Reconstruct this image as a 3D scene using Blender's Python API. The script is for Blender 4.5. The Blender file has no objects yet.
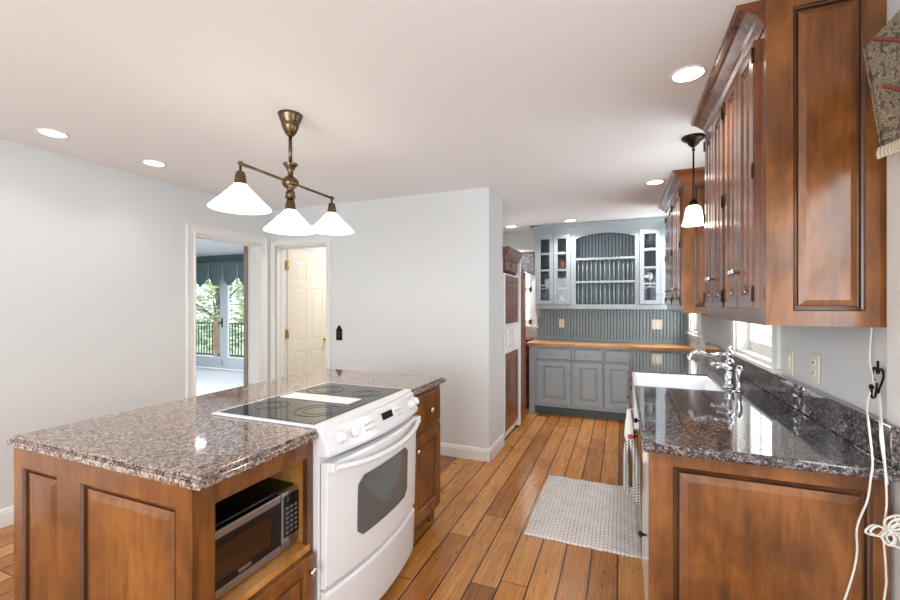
import bpy, bmesh, math, random
from mathutils import Vector, Matrix
R = math.radians
random.seed(7)
S = bpy.context.scene
C = S.collection

# ------------------------------------------------------------------ camera, sky, daylight, added fill lights, exposure
cam_d = bpy.data.cameras.new('camera'); cam = bpy.data.objects.new('camera', cam_d); C.objects.link(cam)
cam.location = (0, 0, 1.402); cam.rotation_euler = (R(90), 0, R(22.118))
cam_d.sensor_width = 36; cam_d.lens = 421.155 / 900 * 36
cam_d.shift_y = 3.78 / 900; cam_d.clip_start = .02; cam_d.clip_end = 200
S.camera = cam
S.view_settings.view_transform = 'Standard'; S.view_settings.look = 'None'
S.view_settings.gamma = 1; S.view_settings.use_curve_mapping = False
S.view_settings.exposure = 0.42
w = bpy.data.worlds.new('sky'); S.world = w; w.use_nodes = True
wn = w.node_tree.nodes; bg = wn['Background']
bg.inputs[0].default_value = (.86, .93, 1, 1); bg.inputs[1].default_value = 2.2

def area(name, loc, rot, sx, sy, power, col):
    d = bpy.data.lights.new(name, 'AREA'); d.shape = 'RECTANGLE'; d.size = sx; d.size_y = sy
    d.energy = power; d.color = col
    o = bpy.data.objects.new(name, d); C.objects.link(o); o.location = loc; o.rotation_euler = rot
    return o
DAY = (.93, .965, 1)
area('door_room_fill', (-2.7, 4.7, 2.42), (0, 0, 0), .5, .5, 22, (1, .95, .86))   # added unseen fill, brightens the cream door and its room
area('rear_fill_light', (-1.1, -2.62, 1.25), (R(90), 0, 0), 2.8, 2.1, 92, DAY)       # large fill light added behind the viewer
area('daylight_casement', (.86, .95, 1.5), (R(90), 0, R(90)), .85, 1.1, 11, DAY)         # window under the paisley valance
area('daylight_sink_window', (.92, 3.17, 1.55), (R(90), 0, R(90)), .8, .9, 10, DAY)
area('carpet_room_fill', (-6.0, 3.6, 2.40), (0, 0, 0), 1.2, 1.2, 110, DAY)              # unseen light added to brighten the carpeted room
area('daylight_far_window', (.94, 5.46, 1.6), (R(90), 0, R(90)), .5, .9, 14, DAY)
area('daylight_end_window', (-1.45, 6.1, 1.6), (R(-90), 0, 0), .5, .9, 12, DAY)

# ------------------------------------------------------------------ materials
def new_mat(name):
    m = bpy.data.materials.new(name); m.use_nodes = True
    nt = m.node_tree; return m, nt, nt.nodes['Principled BSDF']
def lin(c):
    return tuple(((v / 255 + .055) / 1.055) ** 2.4 if v > 10 else v / 255 / 12.92 for v in c) + (1,)
def plain(name, rgb, rough=.5, metal=0, coat=0, emis=0, bump=0):
    m, nt, b = new_mat(name)
    b.inputs['Base Color'].default_value = lin(rgb); b.inputs['Roughness'].default_value = rough
    b.inputs['Metallic'].default_value = metal; b.inputs['Coat Weight'].default_value = coat
    if emis: b.inputs['Emission Color'].default_value = lin(rgb); b.inputs['Emission Strength'].default_value = emis
    n = nt.nodes.new('ShaderNodeTexNoise'); n.inputs['Scale'].default_value = 35; n.inputs['Detail'].default_value = 3
    tc = nt.nodes.new('ShaderNodeTexCoord'); nt.links.new(tc.outputs['Object'], n.inputs['Vector'])
    if bump:
        bp = nt.nodes.new('ShaderNodeBump'); bp.inputs['Strength'].default_value = bump; bp.inputs['Distance'].default_value = .002
        nt.links.new(n.outputs[0], bp.inputs['Height']); nt.links.new(bp.outputs[0], b.inputs['Normal'])
    if not emis:
        mr = nt.nodes.new('ShaderNodeMapRange'); mr.inputs[3].default_value = max(0, rough - .04); mr.inputs[4].default_value = min(1, rough + .04)
        nt.links.new(n.outputs[0], mr.inputs[0]); nt.links.new(mr.outputs[0], b.inputs['Roughness'])
    return m
def ramp(nt, src, stops, const=False):
    r = nt.nodes.new('ShaderNodeValToRGB'); e = r.color_ramp.elements
    if const: r.color_ramp.interpolation = 'CONSTANT'
    while len(e) < len(stops): e.new(.5)
    for k, (p, c) in enumerate(stops): e[k].position = p; e[k].color = lin(c)
    nt.links.new(src, r.inputs[0]); return r.outputs[0]
def mix(nt, fac, a, b, mode='MIX'):
    n = nt.nodes.new('ShaderNodeMix'); n.data_type = 'RGBA'; n.blend_type = mode
    for sock, v in ((n.inputs[0], fac), (n.inputs[6], a), (n.inputs[7], b)):
        if hasattr(v, 'links') or hasattr(v, 'is_linked'): nt.links.new(v, sock)
        else: sock.default_value = v
    return n.outputs[2]
def mth(nt, op, a, b=None):
    n = nt.nodes.new('ShaderNodeMath'); n.operation = op
    for k, v in enumerate((a, b)):
        if v is None: continue
        if hasattr(v, 'is_linked'): nt.links.new(v, n.inputs[k])
        else: n.inputs[k].default_value = v
    return n.outputs[0]
def coords(nt, scale=(1, 1, 1), rand=True):
    tc = nt.nodes.new('ShaderNodeTexCoord'); mp = nt.nodes.new('ShaderNodeMapping'); mp.inputs['Scale'].default_value = scale
    src = tc.outputs['Object']
    if rand:
        oi = nt.nodes.new('ShaderNodeObjectInfo'); va = nt.nodes.new('ShaderNodeVectorMath'); va.operation = 'ADD'
        sc = mth(nt, 'MULTIPLY', oi.outputs['Random'], 17.0)
        nt.links.new(src, va.inputs[0]); nt.links.new(sc, va.inputs[1]); src = va.outputs[0]
    nt.links.new(src, mp.inputs['Vector']); return mp.outputs[0]
def noise(nt, vec, scale, detail=3, rough=.55, dist=0):
    n = nt.nodes.new('ShaderNodeTexNoise'); n.inputs['Scale'].default_value = scale; n.inputs['Detail'].default_value = detail
    n.inputs['Roughness'].default_value = rough; n.inputs['Distortion'].default_value = dist
    nt.links.new(vec, n.inputs['Vector']); return n.outputs[0]
def wood(name, dark, mid, light, axis=2, rough=.3, mott=1.0, coat=.25):
    m, nt, b = new_mat(name)
    sc = [7, 7, 7]; sc[axis] = .9
    v = coords(nt, sc); v1 = coords(nt, [5, 5, 5][:axis] + [3.2] + [5, 5, 5][axis + 1:])
    g = noise(nt, v, 6, 5, .65, .6); big = noise(nt, v1, 1.0, 3, .6, .4)
    f = mth(nt, 'ADD', mth(nt, 'MULTIPLY', g, .34), mth(nt, 'MULTIPLY', big, .66 * mott))
    c = ramp(nt, f, [(.34, dark), (.5, mid), (.64, light)])
    nt.links.new(c, b.inputs['Base Color']); b.inputs['Roughness'].default_value = rough
    b.inputs['Coat Weight'].default_value = coat; b.inputs['Coat Roughness'].default_value = .2
    return m
def granite(name, stops, scale, rough=.06):
    m, nt, b = new_mat(name)
    v = coords(nt, rand=False)
    d = nt.nodes.new('ShaderNodeTexNoise'); d.inputs['Scale'].default_value = 60; nt.links.new(v, d.inputs['Vector'])
    va = nt.nodes.new('ShaderNodeVectorMath'); va.operation = 'MULTIPLY_ADD'; va.inputs[1].default_value = (.02, .02, .02)
    nt.links.new(d.outputs['Color'], va.inputs[0]); nt.links.new(v, va.inputs[2])
    vo = nt.nodes.new('ShaderNodeTexVoronoi'); vo.inputs['Scale'].default_value = scale; nt.links.new(va.outputs[0], vo.inputs['Vector'])
    sp = nt.nodes.new('ShaderNodeSeparateColor'); nt.links.new(vo.outputs['Color'], sp.inputs[0])
    c1 = ramp(nt, sp.outputs[0], stops, True)
    fine = noise(nt, v, scale * 2.2, 3, .7)
    c2 = mix(nt, mth(nt, 'GREATER_THAN', fine, .60), c1, lin((34, 28, 28)))
    c3 = mix(nt, mth(nt, 'GREATER_THAN', noise(nt, v, scale * 1.6, 2, .6, .3), .66), c2, lin((176, 168, 165)))
    nt.links.new(c3, b.inputs['Base Color']); b.inputs['Roughness'].default_value = rough
    b.inputs['IOR'].default_value = 1.6; b.inputs['Coat Weight'].default_value = .3; b.inputs['Coat Roughness'].default_value = .03
    return m
def floor_mat():
    m, nt, b = new_mat('old_pine_boards')
    g = nt.nodes.new('ShaderNodeNewGeometry'); s = nt.nodes.new('ShaderNodeSeparateXYZ'); nt.links.new(g.outputs['Position'], s.inputs[0])
    wob = mth(nt, 'MULTIPLY', noise(nt, g.outputs['Position'], 1.3, 2), .012)
    xs = mth(nt, 'DIVIDE', mth(nt, 'ADD', mth(nt, 'ADD', s.outputs[0], 10.013), wob), .137)
    ix = mth(nt, 'FLOOR', xs); fx = mth(nt, 'FRACT', xs)
    wn1 = nt.nodes.new('ShaderNodeTexWhiteNoise'); wn1.noise_dimensions = '1D'; nt.links.new(ix, wn1.inputs['W'])
    ys = mth(nt, 'DIVIDE', mth(nt, 'ADD', s.outputs[1], mth(nt, 'MULTIPLY', wn1.outputs[0], 9.0)), 2.9)
    iy = mth(nt, 'FLOOR', ys); fy = mth(nt, 'FRACT', ys)
    wn2 = nt.nodes.new('ShaderNodeTexWhiteNoise'); wn2.noise_dimensions = '1D'
    nt.links.new(mth(nt, 'ADD', mth(nt, 'MULTIPLY', ix, 7.31), mth(nt, 'MULTIPLY', iy, 3.77)), wn2.inputs['W'])
    cb = nt.nodes.new('ShaderNodeCombineXYZ'); nt.links.new(mth(nt, 'MULTIPLY', s.outputs[0], 26.0), cb.inputs[0])
    nt.links.new(mth(nt, 'ADD', mth(nt, 'MULTIPLY', s.outputs[1], 1.4), mth(nt, 'MULTIPLY', wn2.outputs[0], 40)), cb.inputs[1])
    gr = noise(nt, cb.outputs[0], 1.6, 5, .65, 1.2)
    f = mth(nt, 'ADD', mth(nt, 'MULTIPLY', gr, .62), mth(nt, 'MULTIPLY', wn2.outputs[0], .38))
    c = ramp(nt, f, [(.2, FL[0]), (.42, FL[1]), (.6, FL[2]), (.82, FL[3])])
    cb2 = nt.nodes.new('ShaderNodeCombineXYZ'); nt.links.new(mth(nt, 'MULTIPLY', s.outputs[0], 2.2), cb2.inputs[0]); nt.links.new(s.outputs[1], cb2.inputs[1])
    kn = noise(nt, cb2.outputs[0], 13, 2, .5, .3)
    c = mix(nt, mth(nt, 'MULTIPLY', mth(nt, 'GREATER_THAN', kn, .715), .7), c, lin((70, 38, 16)))
    st = noise(nt, cb.outputs[0], 4.5, 3, .7)
    c = mix(nt, mth(nt, 'MULTIPLY', mth(nt, 'GREATER_THAN', st, .62), .45), c, lin((78, 44, 20)))
    lg = noise(nt, g.outputs['Position'], 2.2, 4, .65)
    c = mix(nt, mth(nt, 'MULTIPLY', mth(nt, 'MAXIMUM', mth(nt, 'SUBTRACT', lg, .5), 0), 2.4), c, lin((122, 78, 32)))
    edge = mth(nt, 'ADD', mth(nt, 'LESS_THAN', fx, .034), mth(nt, 'GREATER_THAN', fx, .974))
    edge = mth(nt, 'MINIMUM', mth(nt, 'ADD', edge, mth(nt, 'LESS_THAN', fy, .0016)), 1)
    c = mix(nt, mth(nt, 'MULTIPLY', edge, .92), c, lin((26, 15, 8)))
    nt.links.new(c, b.inputs['Base Color'])
    nt.links.new(mth(nt, 'ADD', mth(nt, 'MULTIPLY', gr, .14), .17), b.inputs['Roughness'])
    bp = nt.nodes.new('ShaderNodeBump'); bp.inputs['Strength'].default_value = .5; bp.inputs['Distance'].default_value = .003
    nt.links.new(mth(nt, 'SUBTRACT', mth(nt, 'MULTIPLY', gr, .25), edge), bp.inputs['Height']); nt.links.new(bp.outputs[0], b.inputs['Normal'])
    return m
def glass_mat(name, tint=(1, 1, 1, 1), refl=.10):
    m = bpy.data.materials.new(name); m.use_nodes = True; nt = m.node_tree; nt.nodes.clear()
    o = nt.nodes.new('ShaderNodeOutputMaterial'); t = nt.nodes.new('ShaderNodeBsdfTransparent'); t.inputs[0].default_value = tint
    g = nt.nodes.new('ShaderNodeBsdfGlossy'); g.inputs['Roughness'].default_value = .02
    x = nt.nodes.new('ShaderNodeMixShader'); lw = nt.nodes.new('ShaderNodeLayerWeight'); lw.inputs[0].default_value = .5
    nt.links.new(mth(nt, 'ADD', mth(nt, 'MULTIPLY', mth(nt, 'POWER', lw.outputs['Facing'], 4.0), .6), .03), x.inputs[0]); nt.links.new(t.outputs[0], x.inputs[1]); nt.links.new(g.outputs[0], x.inputs[2])
    nt.links.new(x.outputs[0], o.inputs[0]); return m
def pattern(name, stops, scale, rough=.9, second=None):
    m, nt, b = new_mat(name); v = coords(nt, rand=False)
    d = nt.nodes.new('ShaderNodeTexNoise'); d.inputs['Scale'].default_value = scale * .7; d.inputs['Detail'].default_value = 3; nt.links.new(v, d.inputs['Vector'])
    va = nt.nodes.new('ShaderNodeVectorMath'); va.operation = 'MULTIPLY_ADD'; k = 1.1 / scale; va.inputs[1].default_value = (k, k, k)
    nt.links.new(d.outputs['Color'], va.inputs[0]); nt.links.new(v, va.inputs[2])
    vo = nt.nodes.new('ShaderNodeTexVoronoi'); vo.inputs['Scale'].default_value = scale; nt.links.new(va.outputs[0], vo.inputs['Vector'])
    c = ramp(nt, vo.outputs['Distance'], stops)
    if second:
        vo2 = nt.nodes.new('ShaderNodeTexVoronoi'); vo2.inputs['Scale'].default_value = scale * .42; nt.links.new(va.outputs[0], vo2.inputs['Vector'])
        c = mix(nt, mth(nt, 'LESS_THAN', vo2.outputs['Distance'], .2), c, lin(second))
    nt.links.new(c, b.inputs['Base Color']); b.inputs['Roughness'].default_value = rough; return m
def weave(name, a, bcol, sx, sy, ax=1, hard=False):
    m, nt, b = new_mat(name); v = coords(nt, rand=False); s = nt.nodes.new('ShaderNodeSeparateXYZ'); nt.links.new(v, s.inputs[0])
    wv = nt.nodes.new('ShaderNodeVectorMath')
    n = mth(nt, 'MULTIPLY', noise(nt, v, 22, 2), .5)
    fx = mth(nt, 'FRACT', mth(nt, 'ADD', mth(nt, 'MULTIPLY', s.outputs[0], sx), n)); fy = mth(nt, 'FRACT', mth(nt, 'ADD', mth(nt, 'MULTIPLY', s.outputs[ax], sy), n))
    e = mth(nt, 'MINIMUM', mth(nt, 'ADD', mth(nt, 'LESS_THAN', fx, .22), mth(nt, 'LESS_THAN', fy, .22)), 1)
    if hard: e = mth(nt, 'MULTIPLY', mth(nt, 'LESS_THAN', fx, .6), mth(nt, 'LESS_THAN', fy, .55))
    e2 = e if hard else mth(nt, 'MULTIPLY', e, mth(nt, 'ADD', mth(nt, 'MULTIPLY', noise(nt, v, 9, 3), 1.3), -.1))
    c = mix(nt, e2, lin(a), lin(bcol)); nt.links.new(c, b.inputs['Base Color']); b.inputs['Roughness'].default_value = .95
    bp = nt.nodes.new('ShaderNodeBump'); bp.inputs['Strength'].default_value = .6; bp.inputs['Distance'].default_value = .003; bp.invert = True
    nt.links.new(e, bp.inputs['Height']); nt.links.new(bp.outputs[0], b.inputs['Normal']); return m
def leaf_mat(name, stops, scale=9):
    m, nt, b = new_mat(name); v = coords(nt); n = noise(nt, v, scale, 4, .7)
    nt.links.new(ramp(nt, n, stops), b.inputs['Base Color']); b.inputs['Roughness'].default_value = .7; return m
FL = [(100, 56, 22), (158, 98, 42), (188, 126, 62), (214, 160, 100)]
M = dict(
    wall=plain('wall_paint', (213, 216, 216), .6, bump=.05), ceil=plain('ceiling_paint', (236, 236, 236), .8, bump=.05),
    trim=plain('white_trim_paint', (228, 228, 224), .35), door=plain('cream_door_paint', (226, 221, 208), .4),
    dmould=wood('dark_moulding_wood', (54, 28, 11), (76, 42, 17), (96, 56, 24), 2, .3),  # darker wood tone for the moulded ring round each end panel
    teal=plain('teal_wall_paint', (112, 130, 132), .7), taupe=plain('taupe_paint', (150, 134, 122), .7), carpet=plain('pale_carpet', (205, 208, 212), .95, bump=.6),
    wood=wood('stained_maple', (72, 40, 15), (112, 66, 26), (142, 89, 41)), woodh=wood('stained_maple_across', (72, 40, 15), (112, 66, 26), (142, 89, 41), 0),
    woodl=wood('niche_maple', (150, 96, 40), (188, 130, 64), (206, 152, 86)), woody=wood('stained_maple_along', (80, 38, 16), (118, 64, 30), (150, 88, 46), 1, .22),
    dwood=wood('dark_cherry', (84, 42, 22), (116, 64, 38), (142, 86, 54), 2, .3), butcher=wood('butcher_block', (150, 96, 48), (192, 142, 90), (210, 164, 112), 0, .35),
    granite=granite('brown_granite', [(0, (66, 54, 50)), (.16, (116, 94, 82)), (.38, (156, 134, 120)), (.64, (184, 166, 154)), (.86, (136, 116, 106))], 130),
    dgran=granite('dark_granite', [(0, (36, 34, 37)), (.3, (66, 61, 63)), (.55, (96, 86, 84)), (.8, (134, 123, 118))], 140, .06),
    floor=floor_mat(),
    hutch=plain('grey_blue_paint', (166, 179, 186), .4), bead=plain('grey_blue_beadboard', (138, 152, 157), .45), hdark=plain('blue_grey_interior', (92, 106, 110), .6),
    white=plain('white_enamel', (236, 237, 238), .18, coat=.3), offw=plain('off_white_plastic', (222, 216, 196), .4), black=plain('black_plastic', (14, 13, 13), .3),
    glassk=plain('black_ceramic_glass', (26, 26, 26), .04), ring=plain('burner_print', (40, 40, 40), .15), steel=plain('brushed_steel', (176, 176, 178), .3, 1),
    chrome=plain('polished_chrome', (220, 222, 225), .06, 1), bronze=plain('antique_brass', (112, 94, 72), .28, 1), dbronze=plain('dark_bronze', (58, 46, 38), .4, 1),
    brass=plain('polished_brass', (200, 152, 62), .22, 1), iron=plain('black_iron', (26, 24, 23), .5, .6), ceram=plain('white_fireclay', (240, 242, 245), .1, coat=.5),
    shade=plain('opal_glass_lit', (255, 246, 230), .3, emis=1.6), bulb=plain('lit_lens', (255, 248, 238), .4, emis=7), cord=plain('white_cord', (220, 217, 208), .5),
    glass=glass_mat('clear_glass'), ovenglass=plain('oven_window_glass', (96, 98, 98), .05), mwglass=plain('microwave_window', (52, 30, 16), .06), keys=plain('keypad_print', (120, 120, 122), .5),
    display=plain('display_window', (20, 34, 30), .1), rug=weave('white_woven_rug', (224, 221, 217), (128, 120, 116), 44, 32),
    paisley=pattern('paisley_cloth', [(.08, (74, 68, 58)), (.22, (156, 144, 120)), (.36, (96, 90, 76)), (.5, (170, 156, 130)), (.65, (90, 84, 72))], 64, second=(150, 96, 82)),
    greycloth=pattern('grey_floral_cloth', [(.1, (92, 94, 98)), (.3, (150, 150, 150)), (.5, (112, 112, 114))], 22),
    fringe=plain('cream_fringe', (196, 186, 160), .9), redband=plain('dull_red_trim', (142, 62, 54), .9), tealcloth=plain('teal_silk', (104, 124, 124), .5), strap=plain('pale_teal_strap', (150, 166, 164), .6),
    towel=weave('checked_towel', (216, 214, 208), (18, 17, 17), 75, 75, 2, True), towelw=plain('white_knit', (222, 220, 214), .95, bump=.8), red=plain('red_button', (170, 30, 34), .4),
    leaf=leaf_mat('tree_leaves', [(.3, (112, 136, 94)), (.5, (160, 182, 138)), (.7, (206, 216, 188))]), bark=leaf_mat('tree_bark', [(.3, (84, 72, 60)), (.7, (128, 114, 100))]),
    lawn=leaf_mat('lawn_grass', [(.3, (150, 168, 132)), (.7, (186, 200, 164))], 3), deck=wood('weathered_deck', (150, 146, 140), (178, 174, 168), (196, 192, 188), 0, .7, coat=0),
    post=wood('weathered_post', (128, 100, 78), (156, 128, 104), (176, 152, 130), 2, .7, coat=0), bluet=plain('blue_tape', (40, 110, 180), .5), rail=plain('dark_railing', (44, 52, 48), .5))

# ------------------------------------------------------------------ mesh helpers
class MB:
    def __init__(s): s.v = []; s.f = []; s.sm = []
    def add(s, vs, fs, smooth=False, T=None):
        o = len(s.v)
        s.v += [tuple(T @ Vector(p)) if T is not None else tuple(p) for p in vs]
        s.f += [[i + o for i in f] for f in fs]; s.sm += [smooth] * len(fs); return s
    def box(s, x0, x1, y0, y1, z0, z1, T=None):
        x0, x1 = min(x0, x1), max(x0, x1); y0, y1 = min(y0, y1), max(y0, y1); z0, z1 = min(z0, z1), max(z0, z1)
        vs = [(x, y, z) for z in (z0, z1) for y in (y0, y1) for x in (x0, x1)]
        return s.add(vs, [(0, 2, 3, 1), (4, 5, 7, 6), (0, 1, 5, 4), (2, 6, 7, 3), (0, 4, 6, 2), (1, 3, 7, 5)], False, T)
    def loops(s, rings, smooth=False, cap=True, T=None, closed=True):
        n = len(rings[0]); vs = [p for r in rings for p in r]; fs = []
        for k in range(len(rings) - 1):
            for i in range(n if closed else n - 1):
                j = (i + 1) % n; fs.append((k * n + i, k * n + j, (k + 1) * n + j, (k + 1) * n + i))
        s.add(vs, fs, smooth, T)
        if cap: s.add(list(rings[0]), [tuple(range(n))[::-1]], False, T); s.add(list(rings[-1]), [tuple(range(n))], False, T)
        return s
    def panel(s, u0, u1, z0, z1, prof, T=None):    # front looks to -y; prof = [(inset, y)]
        return s.loops([[(u0 + a, y, z0 + a), (u1 - a, y, z0 + a), (u1 - a, y, z1 - a), (u0 + a, y, z1 - a)] for a, y in prof], T=T)
    def moulding(s, u0, u1, z0, z1, prof, T=None):
        return s.loops([[(u0 + a, y, z0 + a), (u1 - a, y, z0 + a), (u1 - a, y, z1 - a), (u0 + a, y, z1 - a)] for a, y in prof], False, False, T)
    def lathe(s, prof, seg=24, T=None, cap=True):
        return s.loops([[(max(r, 1e-4) * math.cos(2 * math.pi * k / seg), max(r, 1e-4) * math.sin(2 * math.pi * k / seg), z) for k in range(seg)] for r, z in prof], True, cap, T)
    def tube(s, pts, r, seg=8, T=None, smooth_n=0):
        pts = [Vector(p) for p in pts]
        if smooth_n: pts = spline(pts, smooth_n)
        rs = r if isinstance(r, (list, tuple)) else [r] * len(pts)
        if len(rs) != len(pts): rs = [rs[min(len(rs) - 1, int(k * len(rs) / len(pts)))] for k in range(len(pts))]
        t0 = (pts[1] - pts[0]).normalized(); n = t0.orthogonal().normalized(); rings = []
        for k, p in enumerate(pts):
            t = (pts[min(k + 1, len(pts) - 1)] - pts[max(k - 1, 0)]).normalized()
            n = (n - t * n.dot(t)).normalized(); b = t.cross(n)
            rings.append([p + rs[k] * (math.cos(2 * math.pi * i / seg) * n + math.sin(2 * math.pi * i / seg) * b) for i in range(seg)])
        return s.loops(rings, True, True, T)
    def prism(s, poly, z0, z1, T=None):
        n = len(poly); vs = [(x, y, z0) for x, y in poly] + [(x, y, z1) for x, y in poly]
        return s.add(vs, [tuple(range(n))[::-1], tuple(range(n, 2 * n))] + [(i, (i + 1) % n, n + (i + 1) % n, n + i) for i in range(n)], False, T)
    def sphere(s, c, r, seg=14, sc=(1, 1, 1)):
        n = seg // 2 + 1
        return s.lathe([(r * math.sin(math.pi * k / n), -r * math.cos(math.pi * k / n)) for k in range(n + 1)], seg, Matrix.Translation(c) @ Matrix.Diagonal((*sc, 1)))
    def build(s, name, mat, parent=None, bevel=0, seg=2):
        me = bpy.data.meshes.new(name); me.from_pydata(s.v, [], s.f); me.update()
        bm = bmesh.new(); bm.from_mesh(me)
        for f, q in zip(bm.faces, s.sm): f.smooth = q
        bmesh.ops.remove_doubles(bm, verts=bm.verts, dist=1e-6)
        bmesh.ops.recalc_face_normals(bm, faces=bm.faces); bm.to_mesh(me); bm.free()
        me.materials.append(M[mat] if isinstance(mat, str) else mat)
        o = bpy.data.objects.new(name, me); C.objects.link(o)
        if parent: o.parent = parent
        if bevel:
            b = o.modifiers.new('bevel', 'BEVEL'); b.width = bevel; b.segments = seg; b.limit_method = 'ANGLE'; b.angle_limit = R(40)
        return o
def spline(p, n):
    q = [p[0]] + list(p) + [p[-1]]; out = []
    for k in range(1, len(q) - 2):
        a, b, c, d = q[k - 1:k + 3]
        for i in range(n):
            t = i / n; out.append(.5 * ((2 * b) + (c - a) * t + (2 * a - 5 * b + 4 * c - d) * t * t + (3 * b - a - 3 * c + d) * t ** 3))
    out.append(p[-1]); return out
def tag(o, label, cat, group=None, kind=None):
    o['label'] = label; o['category'] = cat
    if group: o['group'] = group
    if kind: o['kind'] = kind
    return o
def thing(name, label, cat, loc=(0, 0, 0), rz=0, group=None):
    o = bpy.data.objects.new(name, None); C.objects.link(o); o.location = loc; o.rotation_euler = (0, 0, R(rz)); o.empty_display_size = .1
    return tag(o, label, cat, group)
def struct(name, mb, mat, label, cat, bevel=0):
    return tag(mb.build(name, mat, None, bevel), label, cat, None, 'structure')
def TM(x, y, z, rx=0, ry=0, rz=0):
    return Matrix.Translation((x, y, z)) @ Matrix.Rotation(R(rz), 4, 'Z') @ Matrix.Rotation(R(ry), 4, 'Y') @ Matrix.Rotation(R(rx), 4, 'X')
FRONT = lambda x, y, z: TM(x, y, z, 90)      # lathe axis pointing to -y
def raised(t=.02, s=.055):
    return [(0, 0), (0, -t + .002), (.002, -t), (s, -t), (s + .004, -t + .007), (s + .010, -t + .009), (s + .012, -t + .016), (s + .016, -t + .016), (s + .018, -t + .009), (s + .042, -t + .001), (s + .045, -t + .001)]
def knob(mb, x, y, z, r=.015):
    return mb.lathe([(.004, 0), (.005, .012), (r * .7, .014), (r, .02), (r * .9, .027), (r * .4, .031)], 14, FRONT(x, y, z))
H = 2.44

# ------------------------------------------------------------------ shell
m = MB().box(-3.75, .92, -2.75, 6.1, -.06, 0); struct('floor', m, 'floor', 'worn orange pine floorboards with dark gaps', 'floor')
m = MB().box(-3.75, .92, -2.75, 6.1, H, H + .1); struct('ceiling', m, 'ceil', 'smooth white kitchen ceiling', 'ceiling')
def wall(name, label, boxes, mat='wall'):
    m = MB()
    for b in boxes: m.box(*b)
    return struct(name, m, mat, label, 'wall')
wall('wall_left', 'pale grey wall holding the doorway to the carpeted room',
     [(-3.75, -3.6, -2.75, 2.68, 0, H), (-3.75, -3.6, 3.425, 6.1, 0, H), (-3.75, -3.6, 2.68, 3.425, 2.04, H)])
wall('wall_back', 'pale grey wall between the panelled door and the wall corner', [(-3.6, -3.54, 3.6, 3.75, 0, H), (-2.86, -1.09, 3.6, 3.75, 0, H), (-3.54, -2.86, 3.6, 3.75, 2.04, H)])
wall('wall_side', 'short white wall beside the refrigerator alcove', [(-1.24, -1.09, 3.75, 4.08, 0, H), (-1.98, -1.86, 4.08, 6.1, 0, H), (-1.86, -1.24, 3.98, 4.08, 0, H)])
wall('wall_far', 'far white wall above the blue grey hutch', [(-3.75, -1.72, 5.95, 6.1, 0, H), (-1.15, .92, 5.95, 6.1, 0, H), (-1.72, -1.15, 5.95, 6.1, 0, 1.07), (-1.72, -1.15, 5.95, 6.1, 2.1, H)])
wall('wall_right', 'pale grey wall above the dark granite backsplash', [(.77, .92, -2.75, .55, 0, H), (.77, .92, .55, 1.6, 0, .95), (.77, .92, .55, 1.6, 2.15, H), (.77, .92, 1.6, 2.76, 0, H),
     (.77, .92, 2.76, 3.6, 0, 1.06), (.77, .92, 2.76, 3.6, 2.15, H), (.77, .92, 3.6, 5.17, 0, H), (.77, .92, 5.17, 5.75, 0, 1.06), (.77, .92, 5.17, 5.75, 2.15, H), (.77, .92, 5.75, 6.1, 0, H)])
wall('wall_rear', 'pale wall behind the viewer with added glazed opening', [(-3.75, -3.15, -2.75, -2.6, 0, H), (.35, .92, -2.75, -2.6, 0, H), (-3.15, .35, -2.75, -2.6, 2.25, H), (-3.15, .35, -2.75, -2.6, 0, .12)])
def baseboard(name, x0, y0, x1, y1, label):
    d = Vector((x1 - x0, y1 - y0)); L = d.length; a = math.degrees(math.atan2(d.y, d.x))
    pr = [(0, 0), (.016, 0), (.016, .085), (.012, .092), (.012, .1), (.006, .112), (0, .114)]
    m = MB().loops([[(t, -y, z) for y, z in pr] for t in (0, L)], T=TM(x0, y0, 0, 0, 0, a)); struct(name, m, 'trim', label, 'baseboard')
baseboard('baseboard_left', -3.6, -2.6, -3.6, 2.59, 'white moulded baseboard under the doorway wall')
baseboard('baseboard_back', -2.79, 3.6, -1.074, 3.6, 'white baseboard under the light switch wall')
baseboard('baseboard_side', -1.09, 3.584, -1.09, 4.08, 'white baseboard on the short wall by the refrigerator')

def casing(name, T, u0, u1, z1, cw, label, mat='trim'):       # local: x along the wall, -y into the room
    m = MB()
    pr = [(0, 0), (0, -.022), (.012, -.022), (.02, -.016), (cw - .018, -.012), (cw - .012, -.018), (cw, -.018), (cw, 0)]
    def bar(f): m.loops([[f(a, y, e) for a, y in pr] for e in (0, 1)], T=T)
    bar(lambda a, y, e: (u0 - cw + a, y, 0 if e == 0 else z1 + cw - a))
    bar(lambda a, y, e: (u1 + cw - a, y, 0 if e == 0 else z1 + cw - a))
    bar(lambda a, y, e: ((u0 - cw + a) if e == 0 else (u1 + cw - a), y, z1 + cw - a))
    # jamb lining with a stop
    for (a, b) in ((u0, u0 + .015), (u1 - .015, u1)): m.box(a, b, 0, .15, 0, z1, T)
    m.box(u0, u1, 0, .15, z1 - .015, z1, T)
    m.box(u0 + .015, u0 + .026, .06, .1, 0, z1 - .015, T); m.box(u1 - .026, u1 - .015, .06, .1, 0, z1 - .015, T); m.box(u0 + .015, u1 - .015, .06, .1, z1 - .026, z1 - .015, T)
    return struct(name, m, mat, label, 'door frame')
casing('trim_1', TM(-3.6, 0, 0, 0, 0, 90), 2.68, 3.425, 2.04, .085, 'white moulded frame around the open doorway to the carpeted room')
casing('trim_2', TM(0, 3.6, 0), -3.545, -2.855, 2.04, .06, 'white moulded frame around the cream panelled door')
m = MB().box(-3.80, -3.75, 3.395, 3.5, 0, H).box(-3.84, -3.75, 2.6, 3.5, 2.04, H); struct('trim_3', m, 'taupe', 'taupe edge seen inside the open doorway', 'trim')

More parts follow.
